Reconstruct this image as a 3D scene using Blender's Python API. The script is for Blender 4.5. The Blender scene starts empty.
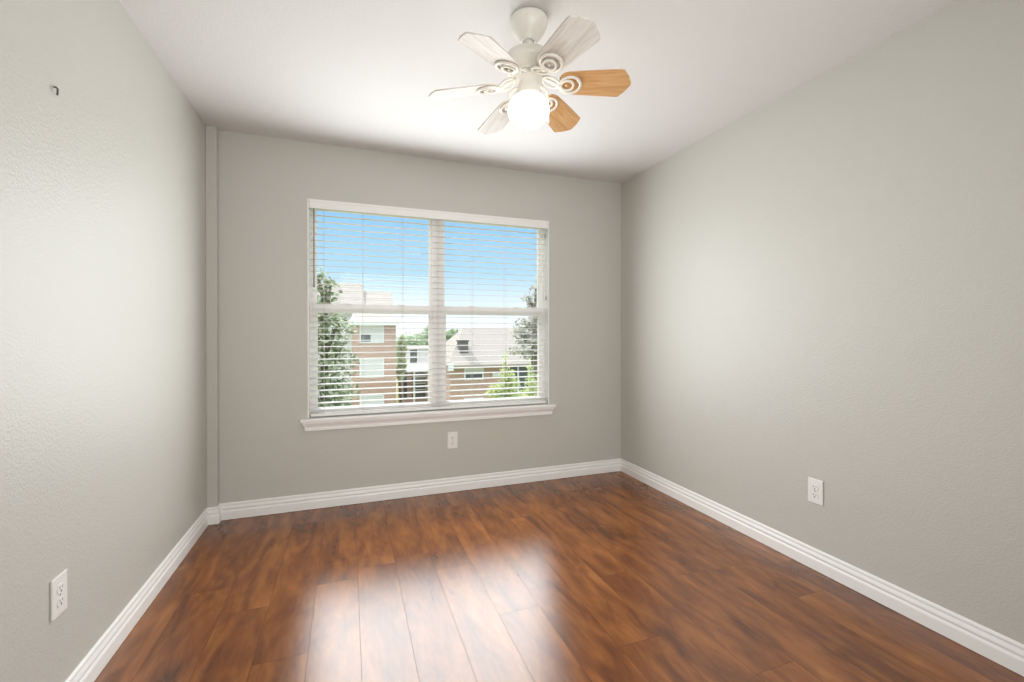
import bpy, bmesh, math, random
from mathutils import Vector, Matrix
C = bpy.context.scene
COL = C.collection
R = math.radians

# ------------------------------------------------------------------ camera
F_PX, YAW, CAM_H, PITCH = 446.75, 0.3502, 1.1753, -0.0034
cam = bpy.data.cameras.new('camera')
cam_o = bpy.data.objects.new('camera', cam); COL.objects.link(cam_o)
cam.sensor_fit = 'HORIZONTAL'; cam.sensor_width = 36.0
cam.lens = 36.0 * F_PX / 1024.0
cam.shift_y = -(341 - 334.13) / 1024.0
cam.clip_start = 0.02; cam.clip_end = 600
cam_o.location = (0, 0, CAM_H)
cam_o.rotation_euler = (R(90) + PITCH, 0, -YAW)
C.camera = cam_o

# ------------------------------------------------------------------ exposure
C.view_settings.view_transform = 'Standard'
C.view_settings.look = 'None'
C.view_settings.exposure = 0.06
C.view_settings.gamma = 1.0
C.view_settings.use_curve_mapping = False

# ------------------------------------------------------------------ sky
w = bpy.data.worlds.new('sky'); C.world = w; w.use_nodes = True
nt = w.node_tree; nt.nodes.clear()
tc = nt.nodes.new('ShaderNodeTexCoord'); sp = nt.nodes.new('ShaderNodeSeparateXYZ')
rp = nt.nodes.new('ShaderNodeValToRGB'); bg = nt.nodes.new('ShaderNodeBackground')
ow = nt.nodes.new('ShaderNodeOutputWorld')
nt.links.new(tc.outputs['Generated'], sp.inputs[0]); nt.links.new(sp.outputs['Z'], rp.inputs[0])
nt.links.new(rp.outputs[0], bg.inputs[0]); nt.links.new(bg.outputs[0], ow.inputs[0])
e = rp.color_ramp.elements
e[0].position = 0.0; e[0].color = (1.05, 1.08, 1.1, 1)
e[1].position = 1.0; e[1].color = (1.9, 2.0, 2.1, 1)
for p_, c_ in ((0.045, (0.98, 1.06, 1.1, 1)), (0.13, (0.52, 0.81, 1.04, 1)), (0.27, (0.29, 0.62, 1.02, 1)), (0.34, (0.35, 0.62, 1.0, 1)), (0.48, (1.9, 2.0, 2.1, 1))):
    k = e.new(p_); k.color = c_
bg.inputs[1].default_value = 1.0

# sun, high above and beyond the window wall
sl = bpy.data.lights.new('sun', 'SUN'); sl.energy = 3.9; sl.angle = R(1.0); sl.color = (1.0, 0.96, 0.9)
so = bpy.data.objects.new('sun', sl); COL.objects.link(so)
so.location = (10, 20, 30)
so.rotation_euler = Vector((0.22, -0.60, -0.72)).to_track_quat('-Z', 'Y').to_euler()

# daylight coming in through the window opening
WX0, WX1, WZ0, WZ1 = -0.257, 1.504, 0.605, 2.066
LX, RX, BY, FY, H = -0.82, 2.175, 3.254, -0.60, 2.44
al = bpy.data.lights.new('window_daylight', 'AREA'); al.shape = 'RECTANGLE'
al.size = WX1 - WX0 - 0.04; al.size_y = 1.40; al.energy = 40; al.spread = R(165); al.color = (0.95, 0.98, 1.0)
ao = bpy.data.objects.new('window_daylight', al); COL.objects.link(ao)
ao.location = ((WX0 + WX1) / 2, BY - 0.012, 1.345); ao.rotation_euler = (R(-90), 0, 0)

# added fill lamp behind the camera, just inside the solid rear wall
hl = bpy.data.lights.new('rear_fill', 'AREA'); hl.shape = 'RECTANGLE'
hl.size = 1.6; hl.size_y = 1.7; hl.energy = 19; hl.spread = R(115); hl.color = (1.0, 0.995, 0.985)
ho = bpy.data.objects.new('rear_fill', hl); COL.objects.link(ho)
ho.location = (0.68, FY + 0.02, 1.25); ho.rotation_euler = (R(90), 0, 0)

# ------------------------------------------------------------------ materials
def new_mat(name):
    m = bpy.data.materials.new(name); m.use_nodes = True
    return m, m.node_tree, m.node_tree.nodes['Principled BSDF']
def plain(name, col, rough=0.5, metal=0.0, emit=None, es=0.0):
    m, t, b = new_mat(name)
    b.inputs['Base Color'].default_value = (*col, 1); b.inputs['Roughness'].default_value = rough
    b.inputs['Metallic'].default_value = metal
    if emit:
        b.inputs['Emission Color'].default_value = (*emit, 1); b.inputs['Emission Strength'].default_value = es
    return m
def add(t, kind, **kw):
    n = t.nodes.new(kind)
    for k, v in kw.items(): setattr(n, k, v)
    return n
def math_n(t, op, a, b=None, c=None):
    n = t.nodes.new('ShaderNodeMath'); n.operation = op
    for i, v in enumerate((a, b, c)):
        if v is None: continue
        if isinstance(v, (int, float)): n.inputs[i].default_value = v
        else: t.links.new(v, n.inputs[i])
    return n.outputs[0]
def ramp(t, fac, stops):
    n = t.nodes.new('ShaderNodeValToRGB'); el = n.color_ramp.elements
    el[0].position, el[0].color = stops[0][0], (*stops[0][1], 1)
    el[1].position, el[1].color = stops[-1][0], (*stops[-1][1], 1)
    for p, c in stops[1:-1]:
        k = el.new(p); k.color = (*c, 1)
    t.links.new(fac, n.inputs[0]); return n.outputs[0]
def noise(t, vec, scale, detail=2, rough=0.5, dist=0.0):
    n = t.nodes.new('ShaderNodeTexNoise'); n.inputs['Scale'].default_value = scale
    n.inputs['Detail'].default_value = detail; n.inputs['Roughness'].default_value = rough
    n.inputs['Distortion'].default_value = dist
    if vec is not None: t.links.new(vec, n.inputs['Vector'])
    return n.outputs['Fac']
def bump(t, b, height, strength, dist):
    n = t.nodes.new('ShaderNodeBump'); n.inputs['Strength'].default_value = strength
    n.inputs['Distance'].default_value = dist
    t.links.new(height, n.inputs['Height']); t.links.new(n.outputs[0], b.inputs['Normal'])

def textured_paint(name, col, rough, scale, strength, dist):
    m, t, b = new_mat(name)
    c = add(t, 'ShaderNodeTexCoord').outputs['Object']
    b.inputs['Base Color'].default_value = (*col, 1); b.inputs['Roughness'].default_value = rough
    a = noise(t, c, scale, 3, 0.55)
    k = ramp(t, a, [(0.42, (0, 0, 0)), (0.62, (1, 1, 1))])
    bump(t, b, k, strength, dist)
    return m
M = {}
M['wall'] = textured_paint('greige_wall_paint', (0.568, 0.558, 0.513), 0.45, 130, 0.25, 0.0017)
M['ceiling'] = textured_paint('ceiling_paint', (0.725, 0.715, 0.70), 0.9, 110, 0.16, 0.003)
M['trim'] = plain('white_trim_paint', (0.90, 0.895, 0.875), 0.35)
M['vinyl'] = plain('white_vinyl', (0.86, 0.84, 0.82), 0.4)
M['blind'] = plain('white_faux_wood', (0.90, 0.89, 0.87), 0.45)
M['cord'] = plain('white_cord', (0.72, 0.70, 0.66), 0.8)
M['wand'] = plain('grey_wand', (0.22, 0.22, 0.22), 0.35)
M['plate'] = plain('white_plastic', (0.86, 0.85, 0.82), 0.3)
M['slot'] = plain('dark_slot', (0.03, 0.03, 0.03), 0.6)
M['metal'] = plain('dull_screw_metal', (0.45, 0.44, 0.42), 0.35, 1.0)
M['hook'] = plain('dark_hook_metal', (0.13, 0.12, 0.11), 0.4, 0.5)
M['fan'] = plain('ivory_enamel', (0.82, 0.79, 0.72), 0.3)
M['fan_dark'] = plain('gap_shadowed_metal', (0.10, 0.10, 0.10), 0.5)

def floor_mat():
    m, t, b = new_mat('acacia_laminate')
    co = add(t, 'ShaderNodeTexCoord').outputs['Object']
    s = add(t, 'ShaderNodeSeparateXYZ'); t.links.new(co, s.inputs[0])
    W, L = 0.182, 1.22
    u = math_n(t, 'DIVIDE', math_n(t, 'SUBTRACT', s.outputs['X'], 0.04), W)
    ui = math_n(t, 'FLOOR', u); uf = math_n(t, 'FRACT', u)
    wn = add(t, 'ShaderNodeTexWhiteNoise', noise_dimensions='1D')
    t.links.new(ui, wn.inputs['W'])
    v = math_n(t, 'ADD', math_n(t, 'DIVIDE', s.outputs['Y'], L), math_n(t, 'MULTIPLY', wn.outputs['Value'], 7.0))
    vi = math_n(t, 'FLOOR', v); vf = math_n(t, 'FRACT', v)
    cb = add(t, 'ShaderNodeCombineXYZ'); t.links.new(ui, cb.inputs[0]); t.links.new(vi, cb.inputs[1])
    w2 = add(t, 'ShaderNodeTexWhiteNoise', noise_dimensions='3D'); t.links.new(cb.outputs[0], w2.inputs['Vector'])
    rnd = w2.outputs['Value']
    # per plank shifted coordinates so that the figure breaks at every joint
    gx = math_n(t, 'ADD', s.outputs['X'], math_n(t, 'MULTIPLY', rnd, 31.0))
    gy = math_n(t, 'ADD', s.outputs['Y'], math_n(t, 'MULTIPLY', rnd, 57.0))
    def cvec(sx, sy):
        c = add(t, 'ShaderNodeCombineXYZ')
        t.links.new(math_n(t, 'MULTIPLY', gx, sx), c.inputs[0]); t.links.new(math_n(t, 'MULTIPLY', gy, sy), c.inputs[1])
        return c.outputs[0]
    fig = noise(t, cvec(9, 2.2), 1.0, 4, 0.5, 1.0)      # cloudy acacia figure
    gr = noise(t, cvec(75, 4.5), 1.0, 4, 0.6, 0.8)       # fine grain
    mot = noise(t, cvec(15, 5), 1.0, 3, 0.5, 1.2)       # smaller mottling
    tone = math_n(t, 'ADD', math_n(t, 'ADD', math_n(t, 'MULTIPLY', fig, 0.60), math_n(t, 'MULTIPLY', mot, 0.28)),
                  math_n(t, 'ADD', math_n(t, 'MULTIPLY', gr, 0.12), math_n(t, 'MULTIPLY', rnd, 0.06)))
    col = ramp(t, tone, [(0.28, (0.056, 0.0145, 0.003)), (0.39, (0.118, 0.0325, 0.0065)),
                         (0.50, (0.205, 0.0610, 0.0120)), (0.63, (0.310, 0.104, 0.022)), (0.75, (0.43, 0.165, 0.044))])
    # knots
    kn = ramp(t, noise(t, cvec(14, 7), 1.0, 2, 0.5, 0.4), [(0.17, (1, 1, 1)), (0.27, (0, 0, 0))])
    mk = add(t, 'ShaderNodeMix', data_type='RGBA'); t.links.new(kn, mk.inputs[0])
    t.links.new(col, mk.inputs[6]); mk.inputs[7].default_value = (0.05, 0.015, 0.006, 1)
    # seams
    du = math_n(t, 'MULTIPLY', math_n(t, 'MINIMUM', uf, math_n(t, 'SUBTRACT', 1.0, uf)), W)
    dv = math_n(t, 'MULTIPLY', math_n(t, 'MINIMUM', vf, math_n(t, 'SUBTRACT', 1.0, vf)), L)
    d = math_n(t, 'MINIMUM', du, dv)
    seam = math_n(t, 'LESS_THAN', d, 0.0010)
    mx = add(t, 'ShaderNodeMix', data_type='RGBA'); t.links.new(math_n(t, 'MULTIPLY', seam, 0.7), mx.inputs[0])
    t.links.new(mk.outputs[2], mx.inputs[6]); mx.inputs[7].default_value = (0.05, 0.02, 0.01, 1)
    t.links.new(mx.outputs[2], b.inputs['Base Color'])
    # satin lacquer: a Beckmann gloss over the matt wood
    b.inputs['Roughness'].default_value = 0.8; b.inputs['Specular IOR Level'].default_value = 0.0
    gl = add(t, 'ShaderNodeBsdfGlossy', distribution='BECKMANN')
    t.links.new(math_n(t, 'ADD', 0.25, math_n(t, 'MULTIPLY', gr, 0.02)), gl.inputs['Roughness'])
    fr = add(t, 'ShaderNodeFresnel'); fr.inputs[0].default_value = 1.93
    ms = add(t, 'ShaderNodeMixShader'); t.links.new(math_n(t, 'MULTIPLY', fr.outputs[0], math_n(t, 'SUBTRACT', 1.0, math_n(t, 'MULTIPLY', seam, 0.6))), ms.inputs[0])
    t.links.new(b.outputs[0], ms.inputs[1]); t.links.new(gl.outputs[0], ms.inputs[2])
    t.links.new(ms.outputs[0], t.nodes['Material Output'].inputs['Surface'])
    h = math_n(t, 'SUBTRACT', math_n(t, 'MULTIPLY', gr, 0.02), seam)
    bump(t, b, h, 0.12, 0.0012)
    return m
M['floor'] = floor_mat()

def wood_blade(name, stops, rough=0.35):
    m, t, b = new_mat(name)
    co = add(t, 'ShaderNodeTexCoord').outputs['Object']
    mp = add(t, 'ShaderNodeMapping'); mp.inputs['Scale'].default_value = (5, 55, 5); t.links.new(co, mp.inputs[0])
    g = noise(t, mp.outputs[0], 1.0, 4, 0.55, 1.0)
    t.links.new(ramp(t, g, stops), b.inputs['Base Color']); b.inputs['Roughness'].default_value = rough
    return m
M['oak'] = wood_blade('honey_oak', [(0.3, (0.56, 0.29, 0.11)), (0.5, (0.68, 0.39, 0.165)), (0.7, (0.75, 0.47, 0.22))])
M['glare_oak'] = wood_blade('oak_pale_with_glare', [(0.3, (0.60, 0.555, 0.50)), (0.5, (0.72, 0.68, 0.63)), (0.7, (0.78, 0.75, 0.71))], 0.6)  # oak catching glare: the washed-out light is put into the colour

def globe_mat():
    m, t, b = new_mat('lit_opal_glass')
    b.inputs['Base Color'].default_value = (0.9, 0.88, 0.84, 1); b.inputs['Roughness'].default_value = 0.25
    b.inputs['Emission Color'].default_value = (1.0, 0.93, 0.80, 1); b.inputs['Emission Strength'].default_value = 3.0
    return m
M['globe'] = globe_mat()

def glass_mat():
    m = bpy.data.materials.new('window_glass'); m.use_nodes = True; t = m.node_tree; t.nodes.clear()
    o = add(t, 'ShaderNodeOutputMaterial'); mx = add(t, 'ShaderNodeMixShader')
    tr = add(t, 'ShaderNodeBsdfTransparent'); tr.inputs[0].default_value = (0.97, 0.98, 0.98, 1)
    gl = add(t, 'ShaderNodeBsdfGlossy'); gl.inputs['Roughness'].default_value = 0.0
    fr = add(t, 'ShaderNodeFresnel'); fr.inputs[0].default_value = 1.45
    t.links.new(math_n(t, 'MULTIPLY', fr.outputs[0], 0.3), mx.inputs[0]); t.links.new(tr.outputs[0], mx.inputs[1])
    t.links.new(gl.outputs[0], mx.inputs[2]); t.links.new(mx.outputs[0], o.inputs[0])
    return m
M['glass'] = glass_mat()

def brick_mat(name, c1, c2, mortar):
    m, t, b = new_mat(name)
    co = add(t, 'ShaderNodeTexCoord').outputs['Object']
    s = add(t, 'ShaderNodeSeparateXYZ'); t.links.new(co, s.inputs[0])
    cb = add(t, 'ShaderNodeCombineXYZ')
    t.links.new(math_n(t, 'ADD', s.outputs['X'], s.outputs['Y']), cb.inputs[0]); t.links.new(s.outputs['Z'], cb.inputs[1])
    br = add(t, 'ShaderNodeTexBrick'); t.links.new(cb.outputs[0], br.inputs['Vector'])
    br.inputs['Color1'].default_value = (*c1, 1); br.inputs['Color2'].default_value = (*c2, 1)
    br.inputs['Mortar'].default_value = (*mortar, 1); br.inputs['Scale'].default_value = 1.0
    br.inputs['Brick Width'].default_value = 0.22; br.inputs['Row Height'].default_value = 0.075
    br.inputs['Mortar Size'].default_value = 0.008
    t.links.new(br.outputs['Color'], b.inputs['Base Color']); b.inputs['Roughness'].default_value = 0.9
    return m
M['brick'] = brick_mat('red_brown_brick', (0.60, 0.36, 0.27), (0.50, 0.29, 0.22), (0.62, 0.52, 0.45))
def striped(name, a, bcol, period, axis='Z', width=0.12, rough=0.8):
    m, t, b = new_mat(name)
    co = add(t, 'ShaderNodeTexCoord').outputs['Object']
    s = add(t, 'ShaderNodeSeparateXYZ'); t.links.new(co, s.inputs[0])
    f = math_n(t, 'LESS_THAN', math_n(t, 'FRACT', math_n(t, 'DIVIDE', s.outputs[axis], period)), width)
    mx = add(t, 'ShaderNodeMix', data_type='RGBA'); t.links.new(f, mx.inputs[0])
    mx.inputs[6].default_value = (*a, 1); mx.inputs[7].default_value = (*bcol, 1)
    t.links.new(mx.outputs[2], b.inputs['Base Color']); b.inputs['Roughness'].default_value = rough
    return m
M['siding'] = striped('white_lap_siding', (0.78, 0.76, 0.74), (0.62, 0.60, 0.58), 0.16)
M['shingle'] = striped('pale_shingles', (0.42, 0.375, 0.33), (0.36, 0.32, 0.28), 0.14)
M['inner_blind'] = striped('window_blind_behind_glass', (0.80, 0.79, 0.77), (0.58, 0.57, 0.56), 0.12, 'Z', 0.25)
M['ext_white'] = plain('exterior_white_paint', (0.86, 0.85, 0.83), 0.7)
M['dark_pane'] = plain('dark_window_pane', (0.10, 0.11, 0.11), 0.15)
M['vent'] = plain('dark_vent_metal', (0.16, 0.15, 0.14), 0.7)
M['soffit'] = plain('brown_fascia', (0.42, 0.37, 0.32), 0.8)
M['bark'] = plain('grey_brown_bark', (0.20, 0.16, 0.12), 0.95)
def ground_mat():
    m, t, b = new_mat('lawn')
    co = add(t, 'ShaderNodeTexCoord').outputs['Object']
    t.links.new(ramp(t, noise(t, co, 0.6, 6, 0.6), [(0.3, (0.16, 0.22, 0.07)), (0.7, (0.36, 0.40, 0.18))]), b.inputs['Base Color'])
    b.inputs['Roughness'].default_value = 1.0
    return m
M['lawn'] = ground_mat()
def leaf_mat(name, stops):
    m, t, b = new_mat(name)
    g = add(t, 'ShaderNodeNewGeometry')
    c = ramp(t, g.outputs['Random Per Island'], stops)
    t.links.new(c, b.inputs['Base Color']); b.inputs['Roughness'].default_value = 0.55
    tr = add(t, 'ShaderNodeBsdfTranslucent'); t.links.new(c, tr.inputs[0])
    mx = add(t, 'ShaderNodeMixShader'); mx.inputs[0].default_value = 0.4
    o = t.nodes['Material Output']
    t.links.new(b.outputs[0], mx.inputs[1]); t.links.new(tr.outputs[0], mx.inputs[2]); t.links.new(mx.outputs[0], o.inputs[0])
    return m
M['leaf_mid'] = leaf_mat('mid_green_leaves', [(0, (0.13, 0.17, 0.08)), (0.5, (0.36, 0.42, 0.25)), (1, (0.78, 0.80, 0.62))])
M['leaf_grey'] = leaf_mat('grey_green_leaves', [(0, (0.34, 0.33, 0.28)), (0.5, (0.55, 0.53, 0.47)), (1, (0.78, 0.75, 0.69))])
M['leaf_lime'] = leaf_mat('lime_leaves', [(0, (0.42, 0.50, 0.20)), (0.5, (0.64, 0.71, 0.36)), (1, (0.86, 0.88, 0.58))])
M['leaf_far'] = leaf_mat('far_green_leaves', [(0, (0.26, 0.34, 0.19)), (0.5, (0.42, 0.52, 0.32)), (1, (0.60, 0.68, 0.48))])
M['leaf_light'] = leaf_mat('light_green_leaves', [(0, (0.34, 0.44, 0.16)), (0.5, (0.55, 0.66, 0.30)), (1, (0.76, 0.82, 0.50))])

# ------------------------------------------------------------------ helpers
class MB:
    def __init__(s): s.bm = bmesh.new(); s.mats = []; s.cur = 0; s.smooth = False
    def mat(s, m):
        if m not in s.mats: s.mats.append(m)
        s.cur = s.mats.index(m); return s
    def face(s, vs):
        f = s.bm.faces.new(vs); f.material_index = s.cur; f.smooth = s.smooth; return f
    def poly(s, pts): return s.face([s.bm.verts.new(p) for p in pts])
    def box(s, a, b, bev=0.0):
        x0, y0, z0 = a; x1, y1, z1 = b
        v = [s.bm.verts.new(p) for p in ((x0,y0,z0),(x1,y0,z0),(x1,y1,z0),(x0,y1,z0),(x0,y0,z1),(x1,y0,z1),(x1,y1,z1),(x0,y1,z1))]
        fs = [s.face([v[i] for i in q]) for q in ((0,3,2,1),(4,5,6,7),(0,1,5,4),(1,2,6,5),(2,3,7,6),(3,0,4,7))]
        if bev:
            ed = list({e for f in fs for e in f.edges})
            r = bmesh.ops.bevel(s.bm, geom=ed, offset=bev, segments=2, affect='EDGES', profile=0.5)
            for f in r['faces']: f.material_index = s.cur
        return s
    def prism(s, pts, d):
        """closed polygon pts (3-D) pushed along vector d"""
        d = Vector(d); a = [s.bm.verts.new(p) for p in pts]; b = [s.bm.verts.new(Vector(p) + d) for p in pts]
        n = len(pts); s.face(a[::-1]); s.face(b)
        for i in range(n): s.face([a[i], a[(i+1) % n], b[(i+1) % n], b[i]])
        return s
    def lathe(s, prof, seg=40, c=(0, 0, 0)):
        s.smooth = True
        rings = []
        for r, z in prof:
            if r < 1e-6: rings.append([s.bm.verts.new((c[0], c[1], c[2] + z))])
            else: rings.append([s.bm.verts.new((c[0] + r*math.cos(2*math.pi*i/seg), c[1] + r*math.sin(2*math.pi*i/seg), c[2] + z)) for i in range(seg)])
        for a, b in zip(rings, rings[1:]):
            for i in range(seg):
                j = (i + 1) % seg
                if len(a) == 1 and len(b) == 1: continue
                if len(a) == 1: s.face([a[0], b[i], b[j]])
                elif len(b) == 1: s.face([a[i], b[0], a[j]])
                else: s.face([a[i], b[i], b[j], a[j]])
        s.smooth = False
        return s
    def tube(s, pts, r, seg=8, closed=False, rz=None):
        """round (or flattened, rz) tube along a polyline"""
        s.smooth = True
        pts = [Vector(p) for p in pts]; n = len(pts); rings = []
        rad = r if isinstance(r, (list, tuple)) else [r] * n
        for i, p in enumerate(pts):
            a = pts[(i-1) % n] if (closed or i > 0) else p; b = pts[(i+1) % n] if (closed or i < n-1) else p
            t = (b - a).normalized(); up = Vector((0, 0, 1)) if abs(t.z) < 0.95 else Vector((0, 1, 0))
            u = t.cross(up).normalized(); v = u.cross(t).normalized()
            rings.append([s.bm.verts.new(p + u*math.cos(2*math.pi*k/seg)*rad[i] + v*math.sin(2*math.pi*k/seg)*(rz or rad[i])) for k in range(seg)])
        m = n if closed else n - 1
        for i in range(m):
            a, b = rings[i], rings[(i+1) % n]
            for k in range(seg): s.face([a[k], a[(k+1) % seg], b[(k+1) % seg], b[k]])
        if not closed:
            s.face(rings[0][::-1]); s.face(rings[-1])
        s.smooth = False
        return s
    def build(s, name, mat=None, parent=None, loc=(0, 0, 0), rz=0.0):
        me = bpy.data.meshes.new(name)
        bmesh.ops.recalc_face_normals(s.bm, faces=s.bm.faces)
        s.bm.to_mesh(me); s.bm.free()
        if mat: me.materials.append(mat)
        for m in s.mats: me.materials.append(m)
        o = bpy.data.objects.new(name, me); COL.objects.link(o)
        o.location = loc; o.rotation_euler = (0, 0, rz)
        if parent: o.parent = parent
        return o
def mb(m=None):
    b = MB()
    return b
def tag(o, label=None, cat=None, group=None, kind=None):
    if label: o['label'] = label
    if cat: o['category'] = cat
    if group: o['group'] = group
    if kind: o['kind'] = kind
    return o
def empty(name, loc=(0, 0, 0), rz=0.0):
    o = bpy.data.objects.new(name, None); COL.objects.link(o); o.location = loc; o.rotation_euler = (0, 0, rz)
    o.empty_display_size = 0.1
    return o
def copy_tree(o, parent=None):
    c = o.copy(); COL.objects.link(c)
    if parent: c.parent = parent
    for ch in [x for x in bpy.data.objects if x.parent == o]: copy_tree(ch, c)
    return c

# ------------------------------------------------------------------ room shell
TH = 0.14
def shell(name, a, b, mat, label, cat):
    return tag(MB().box(a, b).build(name, mat), label, cat, kind='structure')
shell('floor', (LX - TH, FY - TH, -0.12), (RX + TH, BY + TH, 0), M['floor'], 'glossy red-brown acacia plank floor', 'floor')
shell('ceiling', (LX - TH, FY - TH, H), (RX + TH, BY + TH, H + 0.12), M['ceiling'], 'white textured flat ceiling', 'ceiling')
shell('wall_left', (LX - TH, FY - TH, 0), (LX, BY + TH, H), M['wall'], 'greige textured wall on the left with an outlet and a hook', 'wall')
shell('wall_right', (RX, FY - TH, 0), (RX + TH, BY + TH, H), M['wall'], 'greige textured wall on the right with one outlet', 'wall')
shell('wall_front', (LX, FY - TH, 0), (RX, FY, H), M['wall'], 'greige wall facing the window', 'wall')
b = MB()
b.box((LX, BY, 0), (WX0, BY + TH, H)).box((WX1, BY, 0), (RX, BY + TH, H))
b.box((WX0, BY, 0), (WX1, BY + TH, 0.575)).box((WX0, BY, WZ1), (WX1, BY + TH, H))
bmesh.ops.remove_doubles(b.bm, verts=b.bm.verts, dist=1e-5)
tag(b.build('wall_back', M['wall']), 'greige wall around the window', 'wall', kind='structure')
BX, BD = -0.762, 0.052
tag(MB().box((LX, BY - BD, 0), (BX, BY, H), 0.003).build('trim_1', M['wall']),
    'narrow painted boxed-in corner strip running floor to ceiling', 'corner strip', kind='structure')

# baseboards: one moulded profile swept along each wall, mitred at corners
PROF = [(0, 0.002), (0.0145, 0.002), (0.0145, 0.050), (0.0125, 0.055), (0.0095, 0.059), (0.0090, 0.063), (0.0115, 0.067), (0.0120, 0.071), (0.0105, 0.077),
        (0.0075, 0.083), (0.0060, 0.087), (0.0060, 0.0895), (0.0085, 0.0915), (0.0085, 0.096), (0.0065, 0.1005), (0.0035, 0.1035), (0, 0.1045)]
def baseboard(name, path, label, before=None, after=None):
    """path: 2-D points, room on the left-hand side of travel; before/after extend the path for the end mitres"""
    full = ([before] if before else []) + path + ([after] if after else [])
    full = [Vector(p) for p in full]; b = MB(); rings = []
    off = 1 if before else 0
    for i in range(off, off + len(path)):
        p = full[i]
        ns = []
        for a, c in ((i-1, i), (i, i+1)):
            if a >= 0 and c < len(full):
                d = (full[c] - full[a]).normalized(); ns.append(Vector((-d.y, d.x)))
        n = ns[0] if len(ns) == 1 else (ns[0] + ns[1]) / (1 + ns[0].dot(ns[1]))
        rings.append([b.bm.verts.new((p.x + n.x*o, p.y + n.y*o, z)) for o, z in PROF])
    for a, c in zip(rings, rings[1:]):
        for k in range(len(PROF) - 1): b.face([a[k], c[k], c[k+1], a[k+1]])
    b.face(rings[0]); b.face(rings[-1][::-1])
    return tag(b.build(name, M['trim']), label, 'baseboard', kind='structure')
p_lf, p_ll = (LX, FY), (LX, BY - BD)
p_b1, p_b2, p_br, p_rf = (BX, BY - BD), (BX, BY), (RX, BY), (RX, FY)
baseboard('baseboard_left', [p_ll, p_lf], 'white moulded baseboard along the left wall', before=p_b1)
baseboard('baseboard_back', [p_br, p_b2, p_b1, p_ll], 'white moulded baseboard under the window, jogging around the corner strip', before=p_rf, after=p_lf)
baseboard('baseboard_right', [p_rf, p_br], 'white moulded baseboard along the right wall', after=p_b2)

# ------------------------------------------------------------------ window
win = tag(empty('window_1', ((WX0 + WX1)/2, BY, WZ0)), 'white twin single-hung window with a wide centre mullion', 'window', kind='structure')
def wpart(b, name, mat, parent=None):
    o = b.build(name, mat, parent or win)
    if parent is None: o.location = (-(WX0 + WX1)/2, -BY, -WZ0)
    return o
F0, F1 = BY + 0.075, BY + 0.135          # depth range of the vinyl frame
ZM0, ZM1 = 1.312, 1.372                  # meeting rail
b = MB()   # reveal liner boards
b.box((WX0, BY - 0.001, WZ0), (WX0 + 0.008, F0, WZ1)).box((WX1 - 0.008, BY - 0.001, WZ0), (WX1, F0, WZ1)).box((WX0, BY + 0.001, WZ1 - 0.008), (WX1, F0, WZ1))
wpart(b, 'jamb_liner', M['trim'])
b = MB()
b.box((WX0, F0, WZ0), (WX0 + 0.034, F1, WZ1), 0.003).box((WX1 - 0.034, F0, WZ0), (WX1, F1, WZ1), 0.003)
b.box((WX0 + 0.034, F0, WZ1 - 0.03), (WX1 - 0.034, F1, WZ1), 0.003).box((WX0 + 0.034, F0, WZ0 - 0.02), (WX1 - 0.034, F1, WZ0 + 0.02), 0.003)
wpart(b, 'window_frame', M['vinyl'])
MX0, MX1 = 0.581, 0.666
wpart(MB().box((MX0, F0 - 0.004, WZ0), (MX1, F1, WZ1 - 0.03), 0.004), 'mullion', M['vinyl'])
for x0, x1 in ((WX0 + 0.034, MX0), (MX1, WX1 - 0.034)):
    for z0, z1, y0, y1, top in ((ZM0, WZ1 - 0.03, F0 + 0.032, F1 - 0.004, 1), (WZ0 + 0.02, ZM1, F0 + 0.004, F0 + 0.03, 0)):
        st, rl = (0.016, 0.05) if top else (0.022, 0.034)
        b = MB()
        b.box((x0, y0, z0), (x0 + st, y1, z1)).box((x1 - st, y0, z0), (x1, y1, z1))
        if top: b.box((x0 + st, y0, z0), (x1 - st, y1, z0 + 0.05)).box((x0 + st, y0, z1 - 0.014), (x1 - st, y1, z1))
        else: b.box((x0 + st, y0, z0), (x1 - st, y1, z0 + rl)).box((x0 + st, y0, z1 - 0.056), (x1 - st, y1, z1))
        s = wpart(b, 'sash', M['vinyl'])
        ym = (y0 + y1)/2
        MB().box((x0 + st - 0.004, ym - 0.002, z0 + 0.012), (x1 - st + 0.004, ym + 0.002, z1 - 0.012)).build('pane', M['glass'], s)
        if not top:
            for xx in (x0 + 0.22, x1 - 0.22):
                MB().box((xx - 0.022, y0 - 0.006, ZM1 - 0.006), (xx + 0.022, y0 + 0.012, ZM1 + 0.008), 0.002).build('sash_lock', M['vinyl'], s)
# stool and apron
b = MB()
b.box((-0.301, BY - 0.036, 0.581), (1.552, BY, 0.603), 0.005)
b.box((WX0, BY - 0.002, 0.578), (WX1, F0 + 0.002, 0.603))
wpart(b, 'window_sill', M['trim'])
b = MB()
ap = [(0, 0.581), (0.030, 0.581), (0.030, 0.574), (0.026, 0.566), (0.019, 0.556), (0.015, 0.547), (0.0145, 0.541), (0.017, 0.538), (0.017, 0.524), (0, 0.524)]
x0, x1 = -0.288, 1.538
ins = [0.0, 0.0, 0.0, 0.003, 0.008, 0.012, 0.013, 0.012, 0.018, 0.018]   # returned ends
A = [b.bm.verts.new((x0 + i_, BY - o, z)) for (o, z), i_ in zip(ap, ins)]
B = [b.bm.verts.new((x1 - i_, BY - o, z)) for (o, z), i_ in zip(ap, ins)]
for k in range(len(ap)): b.face([A[k], A[(k+1) % len(ap)], B[(k+1) % len(ap)], B[k]])
b.face(A[::-1]); b.face(B)
wpart(b, 'apron', M['trim'])

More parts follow.
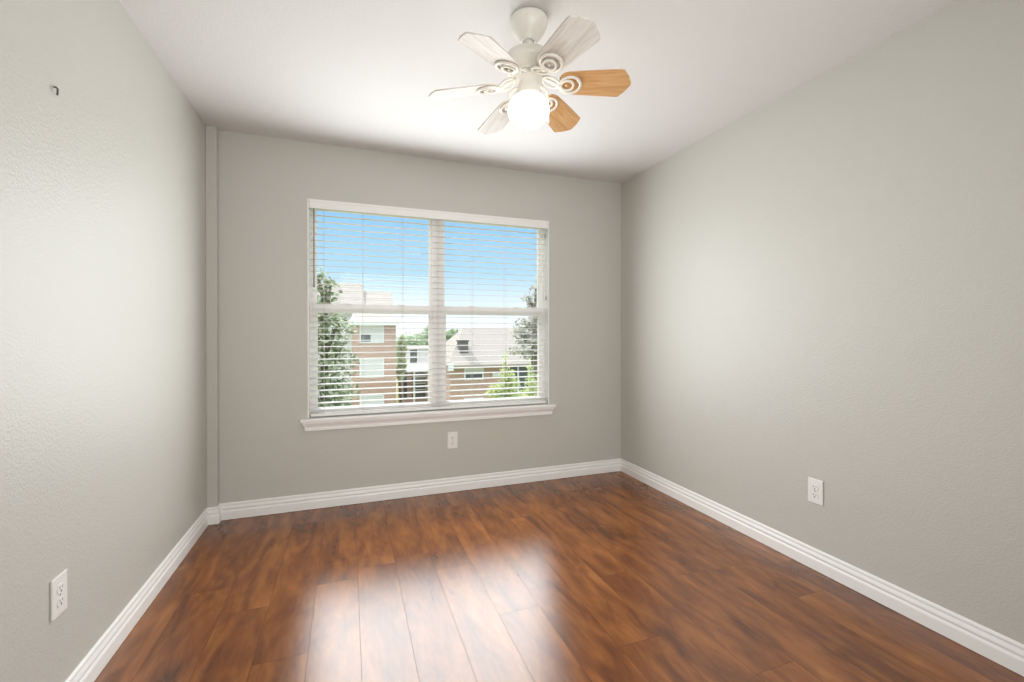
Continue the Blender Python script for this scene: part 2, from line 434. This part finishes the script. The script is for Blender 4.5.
# ------------------------------------------------------------------ window blind
SY, SX0, SX1 = BY + 0.037, WX0 + 0.014, WX1 - 0.016
bl = tag(empty('window_blind', ((SX0 + SX1)/2, SY, 0.606)), 'white two-inch slatted blind lowered over the whole window with slats open', 'window blind')
OFF = (-(SX0 + SX1)/2, -SY, -0.606)
def bpart(b, name, mat, parent=None):
    o = b.build(name, mat, parent or bl)
    if parent is None: o.location = OFF
    return o
b = MB().box((WX0 + 0.010, BY + 0.001, 2.006), (WX1 - 0.010, BY + 0.010, 2.062), 0.002)
b.box((WX0 + 0.010, BY + 0.010, 2.006), (WX0 + 0.014, BY + 0.055, 2.062)).box((WX1 - 0.014, BY + 0.010, 2.006), (WX1 - 0.010, BY + 0.055, 2.062))
b.box((WX0 + 0.012, BY - 0.0015, 2.0485), (WX1 - 0.012, BY + 0.002, 2.060), 0.001)
bpart(b, 'valance', M['blind'])
bpart(MB().box((SX0, SY - 0.024, 2.012), (SX1, SY + 0.024, 2.055), 0.003), 'headrail', M['blind'])
NS, Z0S, DZS = 32, 0.656, 0.0423
b = MB()
prof = [(-0.025, 0.0), (-0.0243, 0.0009), (0, 0.0014), (0.0243, 0.0009), (0.025, 0.0), (0.0243, -0.0009), (0, -0.0006), (-0.0243, -0.0009)]
b.prism([(SX0, y, z) for y, z in prof], (SX1 - SX0, 0, 0))
slat0 = b.build('slat', M['blind'], bl)
for i in range(NS):
    o = slat0 if i == 0 else slat0.copy()
    if i: COL.objects.link(o)
    o.parent = bl; o.location = (OFF[0], 0, Z0S + DZS*i - 0.606); o.rotation_euler = (R(3.5), 0, 0)
bpart(MB().box((SX0 + 0.004, SY - 0.025, 0.611), (SX1 - 0.004, SY + 0.025, 0.630), 0.004), 'bottom_rail', M['blind'])
for x in (-0.158, 0.093, 0.366, 0.622, 0.878, 1.143, 1.397):
    b = MB()
    for y in (SY - 0.0265, SY + 0.0265): b.tube([(x, y, 0.625), (x, y, 2.015)], 0.0009, 6)
    for i in range(NS): b.tube([(x, SY - 0.0265, Z0S + DZS*i - 0.0024), (x, SY + 0.0265, Z0S + DZS*i - 0.0024)], 0.0006, 4)
    bpart(b, 'ladder_cord', M['cord'])
b = MB().tube([(-0.218, BY + 0.003, 2.004), (-0.218, BY + 0.003, 1.50)], 0.0036, 6).tube([(-0.218, BY + 0.003, 1.50), (-0.218, BY + 0.003, 1.478)], [0.0042, 0.0055], 8)
b.tube([(-0.218, BY + 0.02, 2.018), (-0.218, BY + 0.003, 2.012), (-0.218, BY + 0.003, 2.0)], 0.0014, 6)
tag(bpart(b, 'tilt_wand', M['wand']), 'slim dark grey hanging wand')
for x, z in ((1.471, 1.965), (1.478, 1.468)):
    b = MB().tube([(x, BY + 0.004, 2.012), (x, BY + 0.004, z)], 0.0014, 6)
    c_ = bpart(b, 'lift_cord', M['cord'])
    MB().lathe([(0, 0.004), (0.003, 0.002), (0.005, -0.012), (0.0075, -0.030), (0.006, -0.034), (0, -0.035)], 12, (x, BY + 0.004, z)).build('tassel', M['metal'], c_)

# ------------------------------------------------------------------ outlets
def make_outlet():
    t = empty('electrical_outlet')
    # modelled on a wall facing -Y, centre at the origin
    MB().box((-0.038, -0.006, -0.0605), (0.038, 0, 0.0605), 0.003).build('cover_plate', M['plate'], t)
    for s in (1, -1):
        zc = 0.0195*s
        b = MB().mat(M['plate'])
        pts = []
        for k in range(28):
            a = 2*math.pi*k/28
            pts.append((0.0172*math.cos(a), -0.006, zc + max(-0.0135, min(0.0135, 0.0172*math.sin(a)))))
        b.prism(pts, (0, -0.0022, 0))
        b.mat(M['slot'])
        b.box((-0.0078, -0.00835, zc - 0.001), (-0.0056, -0.0081, zc + 0.0078)).box((0.0056, -0.00835, zc - 0.0005), (0.0078, -0.0081, zc + 0.0065))
        b.prism([(0.0030*math.cos(2*math.pi*k/14), -0.0081, zc - 0.0078 + 0.0030*math.sin(2*math.pi*k/14)) for k in range(14)], (0, -0.00025, 0))
        b.build('receptacle', None, t)
    sc = MB(); sc.prism([(0.0032*math.cos(2*math.pi*k/14), -0.006, 0.0032*math.sin(2*math.pi*k/14)) for k in range(14)], (0, -0.0012, 0))
    sc.build('screw', M['metal'], t)
    return t
o1 = make_outlet(); o1.location = (0.719, BY, 0.380)
tag(o1, 'white duplex outlet on the wall below the window', 'outlet')
o2 = copy_tree(o1); o2.location = (RX, 1.562, 0.389); o2.rotation_euler = (0, 0, R(-90))
tag(o2, 'white duplex outlet on the right-hand wall', 'outlet')
o3 = copy_tree(o1); o3.location = (LX, 1.722, 0.389); o3.rotation_euler = (0, 0, R(90))
tag(o3, 'white duplex outlet low on the left-hand wall', 'outlet')

# small screw hook on the left wall
hk = MB()
hk.tube([(LX - 0.004, 1.711, 1.903), (LX + 0.006, 1.711, 1.903), (LX + 0.0085, 1.711, 1.900), (LX + 0.009, 1.711, 1.893), (LX + 0.008, 1.711, 1.880)], 0.0026, 8)
tag(hk.build('wall_hook', M['hook']), 'tiny dark metal hook high on the left wall', 'hook')

# ------------------------------------------------------------------ ceiling fan
FX, FYY = 0.682, 1.671
fan = tag(empty('ceiling_fan', (FX, FYY, H)), 'six-blade ivory ceiling fan with two honey oak blades, four oak blades paled by painted glare and a lit globe', 'ceiling fan')
MB().lathe([(0.0, 0), (0.045, 0), (0.045, -0.007), (0.074, -0.007), (0.0765, -0.010), (0.0765, -0.018), (0.0745, -0.030), (0.067, -0.050), (0.055, -0.067), (0.043, -0.081), (0.036, -0.090), (0.034, -0.096), (0.030, -0.099),
            (0.025, -0.097), (0.021, -0.090), (0.018, -0.075)]).build('canopy', M['fan'], fan)
MB().lathe([(0.0, -0.070), (0.016, -0.075), (0.019, -0.088), (0.0165, -0.100), (0.0125, -0.104), (0.0125, -0.132), (0.020, -0.134), (0.022, -0.150), (0.0, -0.150)]).build('downrod', M['fan'], fan)
MB().lathe([(0.0, -0.132), (0.030, -0.133), (0.055, -0.138), (0.078, -0.147), (0.090, -0.156), (0.096, -0.166), (0.098, -0.176), (0.101, -0.180),
            (0.101, -0.188), (0.098, -0.193), (0.084, -0.212), (0.068, -0.226), (0.060, -0.230), (0.0, -0.232)], 48).build('motor_housing', M['fan'], fan)
b = MB()   # vent slots around the lower housing
for k in range(24):
    a = 2*math.pi*k/24; ca, sa = math.cos(a), math.sin(a)
    P = lambda r, t, z: (r*ca - t*sa, r*sa + t*ca, z)
    b.prism([P(0.0955, -0.004, -0.1965), P(0.0955, 0.004, -0.1965), P(0.072, 0.003, -0.2225), P(0.072, -0.003, -0.2225)], (0.001*ca, 0.001*sa, -0.002))
b.build('vent_slots', M['fan'], fan)
MB().lathe([(0.0, -0.228), (0.058, -0.230), (0.060, -0.242), (0.056, -0.250), (0.040, -0.256), (0.038, -0.264), (0.044, -0.276), (0.050, -0.294), (0.055, -0.310), (0.057, -0.321), (0.053, -0.322), (0.0, -0.318)]).build('light_fitter', M['fan'], fan)
g = [(0.0, -0.068)]
for k in range(1, 20):
    a = math.pi*(k/23.0); g.append((0.084*math.sin(a), -0.068*math.cos(a)))
g += [(0.042, 0.060), (0, 0.062)]
gl = MB().lathe(g, 48, (0, 0, -0.370)).build('globe_shade', M['globe'], fan)
tag(gl, 'glowing round opal glass globe')
TILT = math.tan(R(14)); ZB = 0.0; ZHUB = -0.262
def ring_pts(cx, cy, rx, ry, zf, n=28):
    return [(cx + rx*math.cos(2*math.pi*k/n), cy + ry*math.sin(2*math.pi*k/n), zf(cy + ry*math.sin(2*math.pi*k/n))) for k in range(n)]
def make_blade(az, mat, label=None):
    out = [(0.122, -0.020), (0.128, -0.036), (0.140, -0.047), (0.158, -0.0525), (0.20, -0.0565), (0.28, -0.0615), (0.360, -0.0655), (0.370, -0.064), (0.392, -0.036), (0.408, -0.004),
           (0.408, 0.004), (0.392, 0.036), (0.370, 0.064), (0.360, 0.0655), (0.28, 0.0615), (0.20, 0.0565), (0.158, 0.0525), (0.140, 0.047), (0.128, 0.036), (0.122, 0.020)]
    b = MB(); b.prism([(x, y, ZB - y*TILT) for x, y in out], (0, 0, 0.006))
    bl_ = b.build('blade', mat, fan)
    # the blades droop, most of all those towards the window's left side
    bl_.location = (0, 0, ZHUB); bl_.rotation_euler = (0, (0.042 if az == 278 else 0.070) + 0.053*math.cos(R(az - 130)), R(az))
    if label: bl_['label'] = label
    zf = lambda y: ZB - 0.005 - y*TILT
    i = MB()
    i.tube([(0.045, 0, 0.024), (0.068, 0, 0.018), (0.092, 0, 0.008), (0.112, 0, -0.005), (0.128, 0, -0.007)], [0.010, 0.009, 0.009, 0.010, 0.010], 10, rz=0.005)
    i.tube(ring_pts(0.165, 0, 0.042, 0.040, zf), 0.0062, 8, True, rz=0.005)
    i.tube(ring_pts(0.154, 0, 0.025, 0.024, lambda y: zf(y) - 0.002), 0.0052, 8, True, rz=0.005)
    i.tube([(x, y, 0.016 - (x - 0.06)*0.32) for x, y, _ in ring_pts(0.089, 0, 0.033, 0.035, zf)], 0.0052, 8, True, rz=0.0045)
    for sx, sy in ((0.196, 0.022), (0.196, -0.022), (0.150, 0.0)):
        i.lathe([(0, -0.004), (0.004, -0.003), (0.005, 0.0), (0, 0.001)], 10, (sx, sy, zf(sy) - 0.001))
    i.build('blade_iron', M['fan'], bl_)
for az, mat, lab in ((-22, 'oak', 'honey oak blade'), (38, 'oak', 'honey oak blade'), (98, 'glare_oak', 'oak blade paled by painted glare'),
                     (158, 'glare_oak', 'oak blade paled by painted glare'), (218, 'glare_oak', 'oak blade paled by painted glare'), (278, 'glare_oak', 'oak blade paled by painted glare')):
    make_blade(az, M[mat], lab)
b = MB()
px, py = math.cos(YAW)*0.079, -math.sin(YAW)*0.079
b.tube([(px*0.62, py*0.62, -0.262), (px*0.9, py*0.9, -0.285), (px, py, -0.31), (px, py, -0.392)], 0.0011, 6)
b.lathe([(0, 0.0), (0.004, -0.003), (0.0055, -0.012), (0.0055, -0.028), (0.003, -0.034), (0, -0.035)], 12, (px, py, -0.39))
b.build('pull_chain', M['fan'], fan)

# ------------------------------------------------------------------ outside
FWD = Vector((math.sin(YAW), math.cos(YAW), 0)); RGT = Vector((math.cos(YAW), -math.sin(YAW), 0))
GZ = -6.0
def at(px, d, z=GZ):
    p = FWD*d + RGT*((px - 512)/F_PX*d); p.z = z; return p
def zof(py, d): return CAM_H + (334.13 - py)/F_PX*d - PITCH*d*0
g = MB().box((-140, 5.5, GZ - 0.4), (180, 260, GZ)).build('ground', M['lawn'])
tag(g, 'green lawn outside below the window', 'ground', kind='structure')

def house_window(root, x0, x1, z0, z1, yf, lower=None, pane='inner_blind'):
    """white framed window in the -y face of a wall at y = yf"""
    f = 0.09; b = MB()
    b.box((x0, yf - 0.05, z0), (x0 + f, yf + 0.02, z1)).box((x1 - f, yf - 0.05, z0), (x1, yf + 0.02, z1))
    b.box((x0 + f, yf - 0.05, z1 - f), (x1 - f, yf + 0.02, z1)).box((x0 + f, yf - 0.05, z0), (x1 - f, yf + 0.02, z0 + f))
    zm = (z0 + z1)/2
    b.box((x0 + f, yf - 0.04, zm - 0.03), (x1 - f, yf + 0.02, zm + 0.03))
    w_ = b.build('window', M['ext_white'], root)
    MB().box((x0 + f, yf - 0.02, zm), (x1 - f, yf + 0.01, z1 - f)).build('pane', M[pane], w_)
    if lower == 'half':
        xm = x0 + (x1 - x0)*0.45
        MB().box((x0 + f, yf - 0.02, z0 + f), (xm, yf + 0.01, zm)).build('pane', M['dark_pane'], w_)
        MB().box((xm, yf - 0.02, z0 + f), (x1 - f, yf + 0.01, zm)).build('pane', M[pane], w_)
    else:
        MB().box((x0 + f, yf - 0.02, z0 + f), (x1 - f, yf + 0.01, zm)).build('pane', M[lower or pane], w_)
    return w_
def roof(b, x0, x1, y0, y1, z0, z1, hx0, hx1, ry=None):
    """hipped roof body: eaves rectangle at z0, ridge at z1 from x0+hx0 to x1-hx1"""
    ry = (y0 + y1)/2 if ry is None else ry
    v = [b.bm.verts.new(p) for p in ((x0,y0,z0),(x1,y0,z0),(x1,y1,z0),(x0,y1,z0),(x0+hx0,ry,z1),(x1-hx1,ry,z1))]
    for q in ((0,1,5,4),(1,2,5),(2,3,4,5),(3,0,4),(0,3,2,1)): b.face([v[i] for i in q])
    return b

def wpt(px, py, Y):
    """the point of the world plane y = Y seen at a pixel of the photograph"""
    d = FWD + RGT*((px - 512)/F_PX); t = Y/d.y
    p = d*t; p.z = CAM_H + (334.13 - py)/F_PX*t
    return p
# tall brick apartment block
Y1 = 32.0; o1_ = wpt(376, 400, Y1)
r1 = tag(empty('apartment_building', (o1_.x, Y1, GZ)), 'tall brick apartment building with a pale stepped roof behind the leafy tree', 'building')
X1 = lambda px, y=0.0: wpt(px, 400, Y1 + y).x - o1_.x
Z1 = lambda py, px=376, y=0.0: wpt(px, py, Y1 + y).z - GZ
ev = Z1(324.5)
MB().box((X1(352), 0, 0), (X1(396), 6, ev)).build('wall', M['brick'], r1)
b = MB(); roof(b, X1(348), X1(399.5), -0.5, 6.5, ev - 0.05, Z1(309, 376, 3), X1(356, 3) - X1(348), X1(399.5) - X1(389, 3), 3.0); b.build('roof', M['shingle'], r1)
MB().box((X1(348), -0.55, ev - 0.16), (X1(399.5), -0.42, ev + 0.02)).build('fascia', M['ext_white'], r1)
MB().box((X1(310, 7), 7.0, 0), (X1(389.5, 7), 18, Z1(314, 376, 7))).build('rear_wall', M['ext_white'], r1)
za = Z1(314.5, 376, 6.5)
b = MB(); b.prism([(X1(300, 6.5), 6.5, za), (X1(300, 6.5), 10.5, Z1(285, 360, 10.5)), (X1(300, 6.5), 16.4, za)], (X1(363.5, 10) - X1(300, 6.5), 0, 0)); b.build('roof', M['shingle'], r1)
b = MB(); b.prism([(X1(363.5, 10), 6.5, za), (X1(363.5, 10), 10.0, Z1(293, 376, 10)), (X1(363.5, 10), 15, za)], (X1(391.5, 10) - X1(363.5, 10), 0, 0)); b.build('roof', M['shingle'], r1)
for pxv in (357, 385.5):
    MB().box((X1(pxv - 3, 5.8), 5.8, Z1(319, 376, 5.8)), (X1(pxv + 3, 5.8), 6.9, Z1(313.5, 376, 5.8))).build('roof_vent', M['vent'], r1)
for i, (ya, yb_) in enumerate(((326, 344.5), (360, 379), (396.5, 415))):
    house_window(r1, X1(359.5), X1(384), Z1(yb_), Z1(ya), 0, 'half' if i == 0 else None)

# pale low house beside the mullion
Y2 = 44.0; o2_ = wpt(428, 400, Y2)
r2 = tag(empty('house', (o2_.x, Y2, GZ)), 'low white-sided house with a glazed porch to the right of the brick block', 'house')
X2 = lambda px, y=0.0: wpt(px, 400, Y2 + y).x - o2_.x
Z2 = lambda py, px=428, y=0.0: wpt(px, py, Y2 + y).z - GZ
MB().box((X2(408.5), 0, Z2(370)), (X2(447), 4, Z2(349.5))).build('upper_wall', M['siding'], r2)
b = MB(); roof(b, X2(407), X2(449), -0.3, 4.3, Z2(349.8), Z2(347.5), 0.6, 0.6); b.build('roof', M['shingle'], r2)
b = MB(); b.prism([(X2(403.5), -1.6, Z2(370.5)), (X2(403.5), -1.6, Z2(371.8)), (X2(403.5), 0.4, Z2(371.8)), (X2(403.5), 0.4, Z2(362.5))], (X2(450) - X2(403.5), 0, 0)); b.build('porch_roof', M['ext_white'], r2)
MB().box((X2(402), 0.2, 0), (X2(447), 4, Z2(370))).build('lower_wall', M['brick'], r2)
house_window(r2, X2(409), X2(418), Z2(365), Z2(350), 0, 'dark_pane', 'dark_pane')
for a_, c_ in ((411.5, 413.2), (425.5, 427.2), (429, 431.5), (444, 446)):
    MB().box((X2(a_), -1.4, 0), (X2(c_), -1.15, Z2(371))).build('porch_post', M['ext_white'], r2)
b = MB()
for a_, c_ in ((402.5, 407), (412, 425.5), (434, 443)): b.box((X2(a_), 0.1, Z2(399)), (X2(c_), 0.25, Z2(372)))
b.build('porch_window', M['dark_pane'], r2)
b = MB()
for yy in (378, 384.5, 391): b.box((X2(412), 0.05, Z2(yy) - 0.05), (X2(425.5), 0.09, Z2(yy) + 0.05))
b.build('muntins', M['ext_white'], r2)

# brick house with the wide pale roof
Y3 = 27.0; o3_ = wpt(500, 400, Y3)
r3 = tag(empty('house', (o3_.x, Y3, GZ)), 'brick house under a wide pale shingle roof in the right half of the window', 'house')
X3 = lambda px, y=0.0: wpt(px, 400, Y3 + y).x - o3_.x
Z3 = lambda py, px=500, y=0.0: wpt(px, py, Y3 + y).z - GZ
ev = Z3(365.5)
MB().box((X3(450), 0, 0), (X3(580), 7, ev)).build('wall', M['brick'], r3)
zr = Z3(329.5, 500, 3.6); xe = X3(590)
b = MB(); roof(b, X3(446), xe, -0.5, 7.7, ev, zr, X3(463, 3.6) - X3(446), 2.0, 3.6); b.build('roof', M['shingle'], r3)
MB().box((X3(446), -0.58, ev - 0.14), (xe, -0.46, ev + 0.03)).build('fascia', M['soffit'], r3)
MB().box((X3(446), -0.62, ev - 0.30), (X3(451.5), -0.44, ev + 0.12)).build('eave_return', M['ext_white'], r3)
MB().box((X3(460, 0.7), 0.7, Z3(356, 464, 0.7)), (X3(468.3, 0.7), 1.5, Z3(343, 464, 0.7))).box((X3(459.4, 0.7), 0.65, Z3(343.2, 464, 0.7)), (X3(468.9, 0.7), 1.55, Z3(341, 464, 0.7))).build('chimney', M['vent'], r3)
house_window(r3, X3(464), X3(483.5), Z3(380.5), Z3(368), 0, 'dark_pane')
house_window(r3, X3(464), X3(483.5), Z3(411), Z3(398), 0)
house_window(r3, X3(492.5), X3(499.5), Z3(378), Z3(373), 0)
MB().box((X3(506), -0.03, Z3(400)), (X3(538), 0.05, Z3(368))).build('porch_shade_panel', M['dark_pane'], r3)  # flat dark panel painted in for the shade inside the porch
for a_ in (517, 528): MB().box((X3(a_), -0.08, Z3(400)), (X3(a_ + 1.6), 0.0, Z3(368))).build('porch_post', M['ext_white'], r3)

# ---- trees
def foliage(blobs, n, size, seed, shell_=0.55):
    rnd = random.Random(seed); bm = bmesh.new()
    vol = [a[3]*a[4]*a[5] for a in blobs]; tot = sum(vol)
    for (cx, cy, cz, rx, ry, rz_), v in zip(blobs, vol):
        for _ in range(max(8, int(n*v/tot))):
            d = Vector((rnd.gauss(0, 1), rnd.gauss(0, 1), rnd.gauss(0, 1))).normalized()
            r = shell_ + (1 - shell_)*rnd.random() if rnd.random() < 0.75 else rnd.random()
            p = Vector((cx + d.x*rx*r, cy + d.y*ry*r, cz + d.z*rz_*r))
            s = size*(0.6 + 0.8*rnd.random())
            u = Vector((rnd.gauss(0, 1), rnd.gauss(0, 1), rnd.gauss(0, 0.7))).normalized()
            t = u.cross(Vector((rnd.gauss(0, 1), rnd.gauss(0, 1), rnd.gauss(0, 1)))).normalized()
            q = [p - u*s, p + t*s*0.45, p + u*s, p - t*s*0.45]
            bm.faces.new([bm.verts.new(x) for x in q])
    b = MB(); b.bm.free(); b.bm = bm
    return b
def tree(name, px, d, blobs_px, mat, n, leaf, seed, label, cat='tree', group=None, ground=None, branches=5, shell_=0.55, depth=0.8):
    """blobs_px: crown lumps as (px, py, radius in px across, radius in px up) at distance d"""
    gz = GZ if ground is None else ground
    base = at(px, d, gz); k = d/F_PX
    root = tag(empty(name, base, -YAW), label, cat, group)
    rnd = random.Random(seed + 5)
    bl_ = []
    for bx, by, rx, rz_ in blobs_px:
        bl_.append(((bx - px)*k, rnd.uniform(-0.3, 0.3)*rx*k, zof(by, d) - gz, rx*k, rx*k*depth, rz_*k))
    top = max(a[2] for a in bl_)
    tr = max(0.02, top*0.02) if cat == 'tree' else 0.022
    b = MB(); b.tube([(0, 0, 0), (tr*0.6, 0, top*0.3), (-tr*0.5, tr*0.4, top*0.6), (0, 0, top)], [tr*1.5, tr*1.1, tr*0.8, tr*0.25], 8)
    b.build('trunk', M['bark'], root)
    for a in bl_[:branches]:
        z0 = max(top*0.25, a[2] - a[5] - abs(a[0])*0.5)
        MB().tube([(0, 0, min(z0, top*0.9)), (a[0]*0.5, a[1]*0.5, (z0 + a[2])/2 + 0.05), (a[0], a[1], a[2] + a[5]*0.3)], [tr*0.55, tr*0.4, tr*0.12], 6).build('branch', M['bark'], root)
    f = foliage(bl_, n, leaf, seed, shell_).build('foliage', mat, root)
    return root
tree('leafy_tree', 326, 14.0, [(318, 283, 15, 17), (331, 292, 11, 12), (320, 318, 22, 20), (338, 330, 19, 16), (322, 352, 26, 22), (342, 362, 17, 20), (318, 388, 26, 22), (341, 396, 18, 18), (300, 340, 20, 40), (322, 420, 34, 25)],
     M['leaf_mid'], 4200, 0.095, 11, 'tall grey-green leafy tree at the left edge of the window')
tree('grey_tree', 536, 17.5, [(538, 290, 9, 11), (528, 301, 9, 8), (540, 312, 14, 10), (532, 326, 17, 10), (541, 342, 19, 10), (530, 353, 15, 9), (548, 330, 14, 40), (525, 340, 12, 8), (519, 334, 10, 7), (516, 352, 11, 6)],
     M['leaf_grey'], 2000, 0.10, 23, 'sparse grey-green tree at the right edge of the window', shell_=0.3)
tree('lime_shrub', 506, 12.0, [(505, 362, 3.5, 12), (507, 380, 9, 14), (502, 394, 16, 10), (512, 402, 16, 10), (496, 396, 12, 7), (512, 386, 9, 9)],
     M['leaf_lime'], 2800, 0.045, 31, 'lime-green shrub with a pointed top below the grey tree', 'shrub', branches=3, shell_=0.3)
tree('lime_shrub', 533, 14.2, [(530, 372, 4, 12), (532, 385, 8, 12), (529, 398, 14, 9), (540, 396, 9, 10)],
     M['leaf_lime'], 1500, 0.045, 37, 'lime-green shrub at the lower right corner of the window', 'shrub', branches=3, shell_=0.3)
tree('light_green_tree', 400, 36.0, [(402, 350, 4, 14), (402, 366, 4.5, 9), (400, 374, 4.5, 8)], M['leaf_light'], 1500, 0.16, 41,
     'yellow-green tree tight against the brick block', branches=2)
for i, (px, d, bl_, lab) in enumerate((
        (413, 62, [(412, 348, 14, 11), (420, 356, 12, 9), (404, 352, 10, 9)], 'rounded green tree behind the white-sided house, left of the mullion'),
        (430, 70, [(431, 334, 9, 8), (425, 345, 13, 12), (437, 348, 12, 12)], 'taller green tree behind the mullion'),
        (453, 60, [(453, 338, 9, 8), (450, 348, 12, 10), (459, 352, 10, 10)], 'green tree left of the dark chimney'))):
    tree('background_tree', px, d, bl_, M['leaf_far'], 1500, 0.30, 50 + i, lab, group='trees behind the houses', branches=2)
rnd = random.Random(77)
b = MB()
bl_ = []
for i in range(64):
    px = -10 + i*10; d = 110 + rnd.uniform(-8, 8); p = at(px, d, 0)
    bl_.append((p.x, p.y, GZ + 3.0 + rnd.uniform(-0.4, 0.8), 3.4, 3.0, 3.6 + rnd.uniform(-0.4, 0.6)))
tag(foliage(bl_, 15000, 0.5, 78).build('treeline', M['leaf_far']), 'far hazy line of treetops along the horizon', 'trees', kind='stuff')
